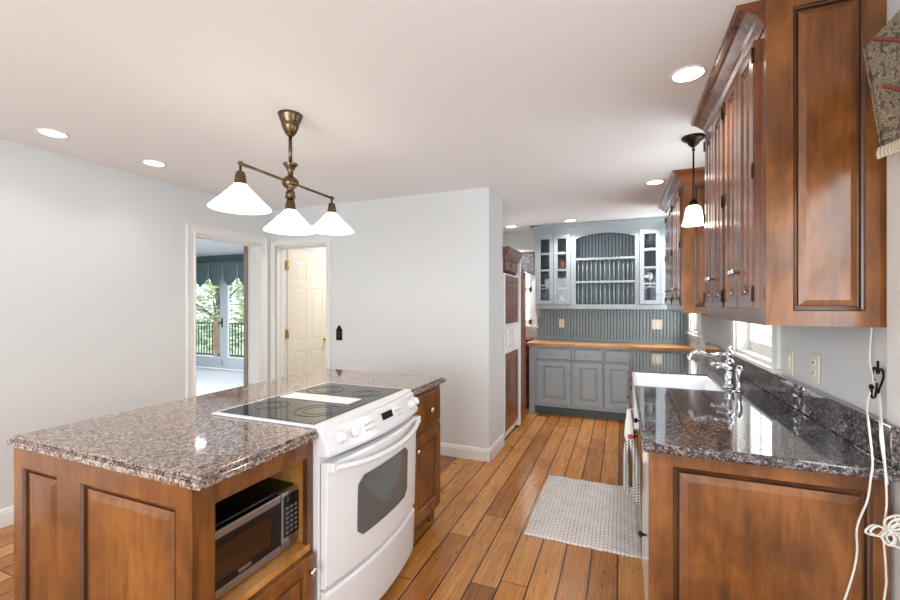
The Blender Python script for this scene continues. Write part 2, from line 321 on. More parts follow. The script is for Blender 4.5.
# cream six panel door standing open into the next room, hinged on its near-corner jamb
dr = thing('door_2', 'cream six panel door standing open on brass hinges', 'door', (-3.52, 3.752, .012), 87.5); dr['kind'] = 'structure'
dm = MB(); W_, HH = .675, 2.015
dm.box(0, W_, .004, .034, 0, HH)
xs = [(.0, .105), (.29, .385), (.57, W_)]
zs = [(0, .2), (.83, .95), (1.58, 1.67), (1.9, HH)]
for side, y0 in ((0, 0), (1, .038)):
    yy = (0, .006) if side == 0 else (.032, .038)
    for a, b in xs: dm.box(a, b, *yy, 0, HH)
    for a, b in zs:
        for c, d in ((.105, .29), (.385, .57)): dm.box(c, d, *yy, a, b)
    for a, b in ((.105, .29), (.385, .57)):
        for c, d in ((.2, .83), (.95, 1.58), (1.67, 1.9)):
            if side == 0: dm.panel(a, b, c, d, [(.004, .005), (.012, .0045), (.034, .001), (.036, .001)])
            else: dm.panel(a, b, c, d, [(.004, .033), (.012, .0335), (.034, .037), (.036, .037)])
dm.build('leaf', 'door', dr)
for z in (.28, 1.0, 1.78):
    MB().box(-.028, -.002, -.012, .002, z, z + .1).lathe([(.006, 0), (.006, .11)], 10, TM(-.003, -.008, z - .005)).build('hinge', 'brass', dr)
MB().lathe([(.028, 0), (.028, .006), (.01, .008), (.01, .03), (.026, .038), (.03, .052), (.02, .064)], 18, FRONT(.615, 0, .95)).build('door_knob', 'brass', dr)

def window(name, T, u0, u1, z0, z1, cw, label, muntins=(0, 0), sill=True, split=True):
    w = thing(name, label, 'window'); w['kind'] = 'structure'; w.matrix_world = T
    m = MB()
    for a, b, c, d in ((u0 - cw, u0, z0, z1 + cw), (u1, u1 + cw, z0, z1 + cw), (u0, u1, z1, z1 + cw)): m.box(a, b, -.018, 0, c, d)
    for a, b in ((u0, u0 + .02), (u1 - .02, u1)): m.box(a, b, 0, .14, z0, z1)
    m.box(u0, u1, 0, .14, z1 - .02, z1); m.box(u0, u1, 0, .14, z0, z0 + .02)
    m.build('window_frame', 'trim', w, .002)
    if sill: MB().box(u0 - cw - .02, u1 + cw + .02, -.04, .03, z0 - .022, z0).box(u0 - cw, u1 + cw, -.014, 0, z0 - .07, z0 - .022).build('window_sill', 'trim', w, .003)
    s = MB(); a, b = u0 + .02, u1 - .02; zm = (z0 + z1) / 2
    for (c, d, y) in (((z0 + .02, zm + .02, .07), (zm - .02, z1 - .02, .1)) if split else ((z0 + .02, z1 - .02, .07),)):
        s.box(a, a + .05, y, y + .03, c, d).box(b - .05, b, y, y + .03, c, d).box(a, b, y, y + .03, c, c + .065).box(a, b, y, y + .03, d - .04, d)
        for k in range(1, muntins[0] + 1):
            x = a + .05 + (b - a - .1) * k / (muntins[0] + 1); s.box(x - .009, x + .009, y + .005, y + .025, c + .06, d - .04)
        for k in range(1, muntins[1] + 1):
            z = c + .065 + (d - c - .105) * k / (muntins[1] + 1); s.box(a + .05, b - .05, y + .005, y + .025, z - .009, z + .009)
    s.build('sash', 'trim', w)
    g = MB()
    for (c, d, y) in (((z0 + .02, zm + .02, .083), (zm - .02, z1 - .02, .113)) if split else ((z0 + .02, z1 - .02, .083),)): g.box(a + .045, b - .045, y, y + .004, c + .06, d - .035)
    g.build('pane', 'glass', w)
    return w
window('window_1', TM(.77, 0, 0, 0, 0, -90), -3.6, -2.76, 1.06, 2.15, .085, 'white trimmed window over the sink and granite backsplash')
window('window_2', TM(.77, 0, 0, 0, 0, -90), -5.75, -5.17, 1.06, 2.15, .085, 'narrow white window beyond the farther wall cabinet')
window('window_3', TM(0, 5.95, 0), -1.72, -1.15, 1.09, 2.1, .06, 'white window under the grey valance beside the hutch', (1, 1))
window('window_4', TM(.77, 0, 0, 0, 0, -90), -1.58, -.55, .95, 2.15, .018, 'white trimmed window under the paisley valance', sill=False)
m = MB().box(.760, .769, 1.60, 1.714, 0, 2.2); struct('trim_4', m, 'trim', 'white full height casing board beside the counter end', 'trim', .001)
w5 = window('added_rear_window', TM(0, -2.6, 0, 0, 0, 180), -.35, 3.15, .12, 2.25, .08, 'wide glazed opening added behind the viewer for fill light', (3, 0), sill=False, split=False)  # unseen opening, added to carry the rear fill light

# ------------------------------------------------------------------ carpeted room beyond the doorway and the deck outside
m = MB().box(-10.6, -3.75, 1.2, 6.6, -.06, .0); struct('floor_carpet', m, 'carpet', 'pale carpet in the room beyond the doorway', 'floor')
m = MB().box(-10.6, -3.75, 1.2, 6.6, H, H + .1); struct('ceiling_room', m, 'ceil', 'white ceiling of the carpeted room', 'ceiling')
wall('wall_room', 'dull teal wall around the french doors', [(-10.6, -9.0, 6.5, 6.6, 0, H), (-6.75, -3.75, 6.5, 6.6, 0, H), (-9.0, -6.75, 6.5, 6.6, 2.08, H), (-10.7, -10.6, 1.2, 6.6, 0, H), (-10.6, -3.75, 1.1, 1.2, 0, H)], 'teal')
def french(name, x0, x1, label, yoff):
    d = thing(name, label, 'door', (x0, 6.5 + yoff, 0)); d['kind'] = 'structure'; W = x1 - x0; s = .13
    MB().box(0, s, 0, .045, .03, 2.06).box(W - s, W, 0, .045, .03, 2.06).box(s, W - s, 0, .045, .03, .26).box(s, W - s, 0, .045, 1.94, 2.06).build('door_frame', 'hutchw', d, .003)
    MB().box(s - .01, W - s + .01, .018, .026, .25, 1.95).build('pane', 'glass', d)
    MB().box(W - .07, W - .045, -.012, 0, .9, 1.1).lathe([(.02, 0), (.024, .02), (.012, .04)], 12, FRONT(W - .057, -.012, 1.0)).build('handle', 'dbronze', d)
    MB().tube([(W - .03, -.02, .10), (W - .05, -.035, .16), (W - .03, -.02, .22)], .008).build('foot_bolt', 'steel', d)
M['hutchw'] = plain('cool_white_paint', (206, 214, 220), .4)
french('door_3', -8.98, -7.83, 'white glazed french door nearer the wall corner beyond the doorway', .0)
french('door_4', -7.83, -6.77, 'white glazed french door with the narrower visible pane', -.03)
v = thing('balloon_valance', 'teal balloon valance with pale straps over the french doors', 'valance', (-9.0, 6.44, 0))
nx, nz = 90, 14; rings = []
def vz(x): 
    t = (x / .42) % 1; return 1.78 + .20 * abs(2 * t - 1) ** 1.6
for k in range(nz + 1):
    r_ = []
    for i in range(nx + 1):
        x = i * 2.35 / nx; t = (x / .42) % 1
        z = 2.30 + (vz(x) - 2.30) * k / nz
        r_.append((x, -.03 - .05 * math.sin(math.pi * t) * (k / nz) - .008 * math.sin(k * 1.9) * (k / nz), z))
    rings.append(r_)
vm = MB().loops(rings, True, False, closed=False); o = vm.build('swag', 'tealcloth', v); so = o.modifiers.new('thick', 'SOLIDIFY'); so.thickness = .008
for k in range(1, 6):
    MB().box(k * .42 - .014, k * .42 + .014, -.062, -.048, 1.95, 2.2).tube([(k * .42, -.055, 1.97), (k * .42 - .015, -.05, 1.9), (k * .42 - .035, -.05, 1.82)], [.014, .016, .02], 6).build('strap', 'strap', v)
m = MB().box(-13, -4, 6.62, 9.0, -.16, -.1); struct('deck', m, 'deck', 'pale wooden deck outside the french doors', 'deck')
m = MB().box(-40, 10, 9.0, 45, -.9, -.8); tag(m.build('lawn', 'lawn'), 'green ground beyond the deck railing', 'lawn', None, 'structure')
rl = thing('deck_railing', 'dark baluster railing with weathered post outside the french doors', 'railing', (0, 8.1, 0))
MB().box(-12.6, -6.5, -.03, .03, .86, .9).build('top_rail', 'rail', rl); MB().box(-12.6, -6.5, -.02, .02, .02, .06).build('bottom_rail', 'rail', rl)
for px in (-12.4, -10.02, -7.9): MB().box(px - .07, px + .07, -.06, .06, -.1, .98).box(px - .085, px + .085, -.075, .075, .98, 1.0).build('post', 'post', rl)
k = 0
for i in range(52):
    x = -12.3 + i * .105
    if min(abs(x - p) for p in (-12.4, -10.02, -7.9)) > .09: MB().box(x - .01, x + .01, -.01, .01, .05, .87).build('baluster', 'rail', rl)
def tree(x, y, h, r, n, label):
    t = thing('tree', label, 'tree', (x, y, -.85), 0, 'trees beyond the deck'); rnd = random.Random(int(x * 31 + y * 7))
    tk = MB().tube([(0, 0, 0), (.1, .05, h * .35), (-.05, .1, h * .8)], [.16, .12, .05], 8, smooth_n=4)
    for k in range(7):
        a = rnd.uniform(0, 6.28); z = h * rnd.uniform(.25, .6); tk.tube([(0, 0, z), (r * .4 * math.cos(a), r * .4 * math.sin(a), z + h * .12), (r * .8 * math.cos(a), r * .8 * math.sin(a), z + h * .25)], [.06, .04, .015], 6, smooth_n=3)
    tk.build('trunk', 'bark', t); lf = MB()
    for k in range(n):
        a, b, q = rnd.uniform(0, 6.28), rnd.uniform(-1, 1), rnd.uniform(.4, 1) ** .5
        c = Vector((q * r * math.cos(a) * math.sqrt(1 - b * b), q * r * math.sin(a) * math.sqrt(1 - b * b), h * .55 + b * q * h * .47))
        T = Matrix.Translation(c) @ Matrix.Rotation(rnd.uniform(0, 6.28), 4, 'Z') @ Matrix.Rotation(rnd.uniform(0, 3), 4, 'X'); s = rnd.uniform(.07, .16)
        lf.add([(-s, 0, 0), (0, -s * .5, .01), (s, 0, 0), (0, s * .5, .01)], [(0, 1, 2, 3)], False, T)
    lf.build('foliage', 'leaf', t)
tree(-13.6, 11.0, 4.6, 1.7, 1500, 'leafy green tree beyond the deck, behind the weathered post'); tree(-18.2, 12.6, 5.2, 2.0, 1500, 'leafy green tree farther off at the left pane of the french doors')
tree(-10.4, 10.9, 4.4, 1.4, 1300, 'leafy green tree showing through the narrower french door pane'); tree(-17.6, 18.5, 6.5, 2.6, 1800, 'tall leafy tree standing behind the nearer deck trees')

# ------------------------------------------------------------------ island
ICX, ICY = -1.105, .835
ic = thing('island_cabinet', 'stained maple island base with open microwave niche and panelled end', 'cabinet', (ICX, .835, 0), 90)
# local: x -> world +y, y -> world -x, front at y=0
cb = MB(); D = .925; L1 = .475
cb.box(0, .02, .02, D, .09, .885).box(L1 - .02, L1, .02, D, .09, .885).box(.02, L1 - .02, D - .35, D - .33, .09, .885).box(.02, L1 - .02, .02, D, .09, .11)
cb.box(0, .05, 0, .02, .09, .885).box(L1 - .033, L1, 0, .02, .09, .885).box(.05, L1 - .033, 0, .02, .815, .885).box(.05, L1 - .033, 0, .02, .09, .125).box(.05, L1 - .033, 0, .02, .44, .46)
cb.box(.02, 1.70, D - .02, D, .09, .885).box(0, L1, .05, D - .05, 0, .09)
cb.build('carcass', 'wood', ic, .0015)
MB().box(.02, L1 - .02, -.002, D - .35, .46, .485).box(.02, .026, .02, D - .35, .485, .86).box(L1 - .026, L1 - .02, .02, D - .35, .485, .86).build('niche_shelf', 'woodl', ic, .001)
ep = MB(); T = TM(0, 0, 0, 0, 0, -90)                     # end panel, faces world -y ; panel x = world +x = -local y
for a, b, c, d in ((-D, -D + .055, .0, .885), (-.655, -.525, .0, .885), (-.068, 0, .0, .885)): ep.box(a, b, -.02, 0, c, d, T)
for a, b in ((-D + .055, -.655), (-.525, -.068)): ep.box(a, b, -.02, 0, .82, .885, T); ep.box(a, b, -.02, 0, 0, .13, T)
for a, b in ((-D + .055, -.655), (-.525, -.068)): ep.panel(a, b, .13, .82, [(0, -.001), (.020, -.001), (.020, -.009), (.045, -.016), (.047, -.016)], T)
q = ep.build('end_panel', 'wood', ic)
for a, b in ((-D + .055, -.655), (-.525, -.068)): MB().moulding(a, b, .13, .82, [(0, -.02), (.004, -.017), (.009, -.014), (.012, -.004), (.018, -.003), (.0205, -.009)], T).build('panel_moulding', 'dmould', q)
dd = MB().panel(.056, L1 - .012, .118, .452, raised(.02, .05)).build('door', 'wood', ic)
knob(MB(), L1 - .045, -.02, .4).build('knob', 'chrome', dd)
ic2 = thing('island_cabinet', 'stained maple island unit with one drawer past the white range', 'cabinet', (ICX, 2.085, 0), 90)
L2 = .455
MB().box(0, L2, .02, D - .03, .09, .885).box(0, L2, 0, .02, .09, .885).box(.02, L2 - .0, .06, D - .05, 0, .09).box(L2 - .09, L2 - .02, .03, .06, 0, .09).build('carcass', 'wood', ic2, .0015)
d1 = MB().panel(.03, L2 - .035, .655, .86, [(0, 0), (0, -.016), (.006, -.02), (.01, -.02)]).build('drawer', 'wood', ic2); knob(MB(), L2 / 2 + .02, -.02, .755, .018).build('knob', 'chrome', d1)
d2 = MB().panel(.03, L2 - .035, .125, .635, raised(.02, .06)).build('door', 'wood', ic2); knob(MB(), .06, -.02, .56, .016).build('knob', 'chrome', d2)

tp = MB(); x0, x1, y0, y1 = -2.07, -1.075, .812, 2.575; rx, ry0, ry1 = -1.64, 1.305, 2.078
def cpoly(i): return [(x0 + i, y0 + i), (x1 - i, y0 + i), (x1 - i, ry0), (rx, ry0), (rx, ry1), (x1 - i, ry1), (x1 - i, y1 - i), (x0 + i, y1 - i)]
tp.prism(cpoly(0), .886, .905); tp.prism(cpoly(.006), .905, .909); tp.prism(cpoly(.013), .909, .92)
tag(tp.build('island_countertop', 'granite', None, .004, 3), 'polished brown speckled granite top on the maple island', 'countertop')

# ------------------------------------------------------------------ range
rg = thing('electric_range', 'white slide-in electric range with black ceramic cooktop', 'stove', (-1.09, 1.31, 0), 90)
RW = .762
bul = lambda t: .042 * (1 - (2 * t - 1) ** 2)
MB().box(.004, RW - .004, .0, .52, .05, .915).box(.004, RW - .004, -.012, .0, .05, .9).build('body', 'white', rg, .002)
def bulged(name, prof, mat, parent, t0=0, t1=1, n=18, kb=1.0, off=0):
    rings = []
    for i in range(n + 1):
        t = t0 + (t1 - t0) * i / n; b = bul(t) * kb
        rings.append([(t * RW, y - b + off, z) for y, z in prof])
    return MB().loops(rings, False).build(name, mat, parent, .002)
ck = MB().box(-.006, RW + .006, -.012, .556, .921, .929)
for i in range(18):
    ta, tb = i / 18, (i + 1) / 18
    ck.add([(ta * RW, -.012, .921), (tb * RW, -.012, .921), (tb * RW, -.014 - bul(tb), .921), (ta * RW, -.014 - bul(ta), .921), (ta * RW, -.012, .929), (tb * RW, -.012, .929), (tb * RW, -.014 - bul(tb), .929), (ta * RW, -.014 - bul(ta), .929)],
           [(0, 3, 2, 1), (4, 5, 6, 7), (2, 3, 7, 6)])
ct = ck.build('cooktop_rim', 'white', rg, .0025)
gt = MB().box(.016, RW - .016, .022, .535, .9285, .9315).build('cooktop_glass', 'glassk', rg)
for (x, y, r) in ((.19, .15, .10), (.19, .41, .075), (.57, .15, .075), (.57, .41, .10)):
    MB().lathe([(r, .9318), (r, .9324), (r - .006, .9324), (r - .006, .9318)], 40, TM(x, y, 0), False).lathe([(r * .62, .9318), (r * .62, .9324), (r * .62 - .003, .9324), (r * .62 - .003, .9318)], 40, TM(x, y, 0), False).build('burner_ring', 'ring', gt)
vt = MB().box(.33, .435, .085, .5, .9315, .938)
vt.build('downdraft_vent', 'white', rg, .004, 3)
cp = bulged('control_panel', [(-.012, .922), (-.028, .915), (-.058, .83), (-.056, .815), (.0, .815), (.0, .922)], 'white', rg)
sl = math.degrees(math.atan2(.03, .085))
def on_panel(t, w):      # transform with z pointing out of the sloped panel
    y = -.028 - .030 * w - bul(t); z = .915 - .085 * w
    return TM(t * RW, y, z, 90 - sl)
for t in (.095, .20, .865, .955):
    k_ = MB().lathe([(.024, 0), (.024, .006), (.02, .008), (.018, .022), (.014, .024)], 20, on_panel(t, .5)); k_.box(-.003, .003, -.016, .016, .02, .027, on_panel(t, .5)); k_.build('knob', 'white', cp)
MB().box(-.045, .045, -.016, .016, 0, .0025, on_panel(.52, .35)).build('display', 'display', cp)
for a in (-.17, -.14, -.11, .085, .11, .135):
    for b in (-.012, .012): MB().box(a - .008, a + .008, b - .005, b + .005, 0, .0015, on_panel(.52, .5)).build('button', 'offw', cp)
od = bulged('oven_door', [(-.016, .79), (-.045, .786), (-.05, .775), (-.04, .315), (-.034, .30), (-.014, .30)], 'white', rg, .008, .992)
def front_y(t, z): return -.05 + .01 * (.775 - z) / .46 - bul(t)
wn_ = MB(); ts = [.22 + .58 * i / 12 for i in range(13)]
def wz(t, top):
    e = min(1, min(t - .22, .80 - t) / .05) ; r = .03 * (1 - math.sqrt(max(0, 1 - (1 - e) ** 2)))
    return (.68 - r) if top else (.425 + r)
rows = []
for t in ts: rows.append([(t * RW, front_y(t, wz(t, True)) - .0025, wz(t, True)), (t * RW, front_y(t, .55) - .0025, .55), (t * RW, front_y(t, wz(t, False)) - .0025, wz(t, False)), (t * RW, front_y(t, .55) + .004, .55)])
wn_.loops(rows); wn_.build('window', 'ovenglass', od)
hp = []
for i in range(25):
    t = .02 + .96 * i / 24; bow = .05 * (1 - (2 * t - 1) ** 4); hp.append((t * RW, -.045 - bul(t) - .012 - bow * .6, .785 - .012 - .028 * math.sin(math.pi * t)))
hm = MB().tube(hp, .0125, 10)
for t in (.03, .97): hm.box(t * RW - .016, t * RW + .016, -.075 - bul(t), -.04 - bul(t), .757, .792)
hm.build('handle', 'white', od, .002)
bulged('storage_drawer', [(-.014, .288), (-.034, .286), (-.04, .275), (-.03, .06), (-.024, .045), (-.012, .045)], 'white', rg, .008, .992)
MB().box(.03, RW - .03, .02, .5, 0, .05).build('kick_base', 'black', rg)

# ------------------------------------------------------------------ microwave in the niche
mw = thing('microwave', 'small black and steel microwave in the island niche', 'microwave', (-1.165, .873, .486), 90)
MW, MH = .42, .222
MB().box(0, MW, .012, .33, .008, MH).build('case', 'black', mw, .004)
md = MB().box(0, .318, -.012, .01, .008, MH - .004).build('door', 'black', mw, .002)
MB().box(0, .316, -.017, -.011, MH - .03, MH - .004).build('top_rail', 'steel', md, .002); MB().box(0, .316, -.017, -.011, .008, .034).build('bottom_rail', 'steel', md, .002)
MB().box(.04, .27, -.0135, -.0115, .06, MH - .055).build('window', 'mwglass', md); MB().box(.135, .185, -.0155, -.0115, .042, .053).build('badge', 'steel', md)
mc = MB().box(.322, MW, -.014, .01, .008, MH - .004).build('control_panel', 'steel', mw, .002)
kx = MB().box(.333, MW - .01, -.0155, -.0135, .05, MH - .018).build('keypad', 'black', mc)
kb = MB()
for i in range(3):
    for j in range(6): kb.box(.342 + i * .022, .355 + i * .022, -.0168, -.0152, .062 + j * .018, .07 + j * .018)
kb.build('key', 'keys', kx); MB().box(.345, MW - .022, -.0168, -.0152, MH - .042, MH - .026).build('display', 'display', kx)
for x in (.03, MW - .03): MB().lathe([(.01, 0), (.01, .01)], 10, TM(x, .04, -.001)).build('foot', 'black', mw); MB().lathe([(.01, 0), (.01, .01)], 10, TM(x, .29, -.001)).build('foot', 'black', mw)

# ------------------------------------------------------------------ chandelier, pendant, recessed lights
def point(name, loc, power, col, r=.03, parent=None):
    d = bpy.data.lights.new(name, 'POINT'); d.energy = power; d.color = col; d.shadow_soft_size = r
    o = bpy.data.objects.new(name, d); C.objects.link(o); o.location = loc
    if parent: o.parent = parent
WARM = (1, .88, .76)
ch = thing('chandelier', 'antique brass three light chandelier with white cone shades over the island', 'chandelier', (-1.685, 1.815, H), 0)
MB().lathe([(.066, 0), (.062, -.012), (.052, -.04), (.046, -.055), (.047, -.06), (.042, -.075), (.03, -.1), (.018, -.115), (.01, -.12)], 28).build('canopy', 'bronze', ch)
MB().lathe([(.010, -.11), (.010, -.27)], 14).build('stem', 'bronze', ch)
MB().lathe([(.012, -.262), (.038, -.268), (.04, -.274), (.03, -.285), (.016, -.31), (.014, -.335), (.03, -.345), (.044, -.362), (.044, -.385), (.034, -.398), (.02, -.405), (.018, -.42), (.024, -.424), (.028, -.46)], 28).build('hub', 'bronze', ch)
bz = -.372
MB().tube([(0, -.325, bz + .004), (0, 0, bz), (0, .36, bz - .002)], .0075, 10).sphere((0, -.328, bz + .004), .013).sphere((0, .362, bz - .002), .013).build('arm', 'bronze', ch)
for y, dz in ((-.328, 0), (0, -.055), (.358, 0)):
    zt = bz - .006 + dz
    so_ = MB().lathe([(.006, zt), (.006, zt - .025), (.018, zt - .03), (.024, zt - .05), (.028, zt - .085), (.03, zt - .092), (.02, zt - .095)], 20, TM(0, y, 0)).build('socket', 'bronze', ch)
    zs_ = zt - .088
    MB().lathe([(.028, zs_), (.034, zs_ - .008), (.085, zs_ - .062), (.136, zs_ - .112), (.138, zs_ - .118), (.135, zs_ - .118), (.083, zs_ - .066), (.03, zs_ - .012), (.024, zs_ - .004)], 40, TM(0, y, 0), False).build('shade', 'shade', ch)
    MB().sphere((0, y, zs_ - .07), .028, 14, (1, 1, 1.2)).build('bulb', 'bulb', ch)
    point('bulb_light', (0, y, zs_ - .115), 3.2, WARM, .05, ch)
pd = thing('pendant_light', 'small dark bronze pendant with white bell shade hanging over the sink', 'pendant lamp', (.417, 3.0, H))
MB().lathe([(.066, 0), (.066, -.01), (.055, -.02), (.036, -.03), (.03, -.045), (.014, -.06), (.008, -.066)], 24).build('canopy', 'dbronze', pd)
MB().sphere((0, 0, -.078), .01).tube([(0, 0, -.08), (0, 0, -.395)], .0055, 8).build('stem', 'dbronze', pd)
MB().lathe([(.01, -.385), (.022, -.395), (.026, -.41), (.03, -.43), (.02, -.44)], 20).build('socket', 'dbronze', pd)
MB().lathe([(.03, -.428), (.04, -.436), (.047, -.46), (.052, -.5), (.062, -.535), (.068, -.548), (.065, -.548), (.058, -.534), (.048, -.5), (.042, -.46), (.028, -.436)], 32, None, False).build('shade', 'shade', pd)
MB().sphere((0, 0, -.48), .022).build('bulb', 'bulb', pd); point('bulb_light', (0, 0, -.53), 2, WARM, .04, pd)
SPOT = 13
for (x, y, lab) in ((-3.2, 1.463, 'round recessed ceiling light nearest the viewer along the doorway wall'), (-3.19, 2.055, 'round recessed ceiling light near the doorway to the carpeted room'),
                    (.28, 2.167, 'round recessed ceiling light beside the crown of the nearer wall cabinet'), (.267, 3.983, 'round recessed ceiling light beside the farther maple wall cabinet'),
                    (-1.367, 5.55, 'round recessed ceiling light above the grey window valance'), (-.588, 5.42, 'round recessed ceiling light over the plate rack end with two glass doors'),
                    (.27, 5.42, 'round recessed ceiling light over the hutch end near the maple cabinets')):
    r = thing('recessed_light', lab, 'ceiling light', (x, y, H), 0, 'recessed ceiling lights')
    MB().lathe([(.076, 0), (.074, -.005), (.066, -.006), (.06, -.002), (.06, 0)], 28).build('trim_ring', 'trim', r); MB().lathe([(.062, -.002), (.06, -.004)], 28).build('lens', 'bulb', r)
    d = bpy.data.lights.new('downlight', 'SPOT'); d.energy = SPOT * (3.0 if y > 5 else 1.6 if y > 3 else 1.4 if x > 0 else .55); d.spot_size = R(125); d.spot_blend = .8; d.shadow_soft_size = .06; d.color = (1, .96, .92)
    o = bpy.data.objects.new('downlight', d); C.objects.link(o); o.location = (0, 0, -.012); o.parent = r

# ------------------------------------------------------------------ refrigerator and the nook beside it
fr = thing('refrigerator', 'refrigerator with dark cherry door panels around a white dispenser', 'refrigerator', (-1.075, 4.10, 0), 90)
FW = .63
MB().box(0, FW, .03, .72, .02, 1.72).build('case', 'white', fr, .004)
f1 = MB().box(.004, .58, 0, .03, .1, 1.71).build('freezer_door', 'white', fr, .004)
MB().panel(.02, .545, .12, .90, [(0, 0), (0, -.008), (.06, -.008), (.066, -.004), (.085, -.004), (.1, -.008)]).build('lower_panel', 'dwood', f1)
MB().panel(.02, .545, 1.20, 1.69, [(0, 0), (0, -.008), (.06, -.008), (.066, -.004), (.085, -.004), (.1, -.008)]).build('upper_panel', 'dwood', f1)
MB().panel(.12, .44, .96, 1.14, [(0, 0), (0, -.006), (.014, -.006), (.02, -.001), (.03, -.001)]).build('dispenser', 'white', f1)
MB().box(.59, FW, -.022, .03, .03, 1.86).build('side_trim', 'white', fr, .004)
MB().box(.02, FW - .02, .05, .6, 0, .09).build('kick_grille', 'black', fr)
oc = thing('wall_cabinet', 'dark cherry cabinet with stepped crown over the refrigerator', 'cabinet', (-1.075, 4.09, 1.74), 90)
MB().box(0, .57, .02, .75, 0, .22).build('carcass', 'dwood', oc, .002)
MB().loops([[(x, y, z) for y, z in ((.02, .10), (-.0, .11), (-.012, .14), (-.035, .17), (-.04, .2), (-.055, .215), (-.055, .23), (.02, .23))] for x in (-.02, .59)]).build('crown', 'dwood', oc)
for a in (.02, .29): q = MB().panel(a, a + .26, .01, .1, [(0, .02), (0, 0), (.02, 0), (.026, .005), (.03, .005)]).build('door', 'dwood', oc)
sp_ = thing('tall_end_panel', 'tall dark cherry end panel past the refrigerator', 'cabinet panel', (-1.07, 4.745, 0), 90)
MB().box(0, .30, 0, .72, 0, 1.78).panel(.01, .29, .08, 1.76, [(0, 0), (0, -.008), (.05, -.008), (.056, -.004), (.07, -.004), (.085, -.008)]).build('panel', 'dwood', sp_)
bk = thing('bookcase', 'low dark cherry bookcase with open shelves beside the hutch', 'bookcase', (-1.80, 5.60, 0))
bm_ = MB().box(0, .02, 0, .34, 0, .9).box(.625, .645, 0, .34, 0, .9).box(.02, .625, .32, .34, 0, .9).box(.02, .625, .0, .02, 0, .08)
bm_.build('carcass', 'dwood', bk)
MB().box(-.0, .66, -.02, .34, .9, .93).build('top', 'dwood', bk, .003)
for z in (.08, .29, .5, .7): MB().box(.02, .625, .005, .32, z, z + .02).build('shelf', 'dwood', bk)
gv = thing('window_valance', 'grey floral scalloped valance on the window beside the hutch', 'valance', (-1.80, 5.94, 0))
rings = []
for k in range(9):
    rings.append([(i * .68 / 24, -.05 - .012 * math.sin(i * 1.3) * k / 8, 2.14 - (.36 + .05 * math.cos(i * 2 * math.pi / 12) - .08 * (1 - math.sin(math.pi * i / 24))) * k / 8) for i in range(25)])
o = MB().loops(rings, True, False, closed=False).build('cloth', 'greycloth', gv); o.modifiers.new('thick', 'SOLIDIFY').thickness = .01
MB().box(0, .68, -.06, 0, 2.13, 2.16).build('mounting_board', 'trim', gv)

# ------------------------------------------------------------------ hutch
hb = thing('base_cabinet', 'grey blue base cabinet with drawers under the butcher block top', 'cabinet', (-1.10, 5.42, 0))
X0 = -1.10
cx = lambda x: x - X0
MB().box(.02, 1.86, .02, .52, .1, .86).box(.07, 1.86, .0, .02, .1, .14).box(.07, 1.86, 0, .02, .68, .70).box(.07, 1.86, 0, .02, .84, .86).box(cx(-.575), cx(-.535), 0, .02, .14, .84).box(cx(-.2), cx(-.175), 0, .02, .7, .84).box(cx(.16), cx(.22), 0, .02, .14, .84).box(.07, .11, 0, .02, .14, .84).build('carcass', 'hutch', hb, .0015)
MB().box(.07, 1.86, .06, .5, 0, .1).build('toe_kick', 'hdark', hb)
MB().box(0, .07, -.01, .06, .0, .86).box(-.008, .078, -.018, .06, 0, .03).build('corner_post', 'hutch', hb, .002)
def cup(mb, x, z): return mb.tube([(x - .035, -.018, z), (x - .03, -.032, z - .006), (x, -.04, z - .014), (x + .03, -.032, z - .006), (x + .035, -.018, z)], .0055, 8, smooth_n=4).lathe([(.008, 0), (.008, .008)], 10, FRONT(x - .035, -.016, z)).lathe([(.008, 0), (.008, .008)], 10, FRONT(x + .035, -.016, z))
for a, b in ((-.988, -.58), (-.53, -.204), (-.171, .155)):
    q = MB().panel(cx(a), cx(b), .704, .836, [(0, .019), (0, -.012), (.006, -.017), (.012, -.017)]).build('drawer', 'hutch', hb); cup(MB(), cx((a + b) / 2), .775).build('pull', 'steel', q)
for a, b, kx_ in ((-.988, -.58, -.61), (-.535, -.207, -.235), (-.185, .155, -.155)):
    q = MB().panel(cx(a), cx(b), .144, .676, raised(.02, .06)).build('door', 'hutch', hb); knob(MB(), cx(kx_), -.02, .54, .014).build('knob', 'steel', q)
tag(MB().box(-1.125, .77, 5.385, 5.93, .862, .905).build('wood_countertop', 'butcher', None, .006, 3), 'honey butcher block top on the grey blue base cabinet', 'countertop')
bb = MB(); n = 48; rings0 = []; pitch = 1.86 / n
prof = []
for k in range(n):
    x = -1.10 + k * pitch; prof += [(x, .002), (x + .004, -.012), (x + .008, -.014), (x + pitch - .008, -.014), (x + pitch - .004, -.012)]
prof.append((.76, .002))
bb.loops([[(x, 5.945 + y, z) for x, y in prof] for z in (.905, 1.335)], False, False, closed=False); bb.box(-1.1, .76, 5.92, 5.945, .905, .94)
tag(bb.build('beadboard_backsplash', 'bead'), 'grey blue beadboard backsplash between butcher block and hutch', 'backsplash')
hu = thing('hutch', 'grey blue wall hutch with arched plate rack and glass doors', 'cabinet', (0, 5.65, 0))
f = MB(); Z0, Z1 = 1.335, 2.385
f.box(-1.06, -1.04, 0, .29, Z0, Z1).box(.74, .76, 0, .29, Z0, Z1).box(-1.06, .76, 0, .29, Z0, 1.37).box(-1.06, .76, 0, .29, 2.33, Z1)
f.box(-.59, -.565, .02, .29, Z0, Z1).box(.18, .2, .02, .29, Z0, Z1)
f.box(-1.06, .76, -.02, 0, Z0, 1.395).box(-1.06, .76, -.02, 0, 2.31, Z1).box(-1.06, -1.04, -.02, 0, 1.395, 2.31).box(-.605, -.54, -.02, 0, 1.395, 2.31).box(.157, .205, -.02, 0, 1.395, 2.31).box(.675, .76, -.02, 0, 1.395, 2.31)
f.build('carcass', 'hutch', hu, .0015)
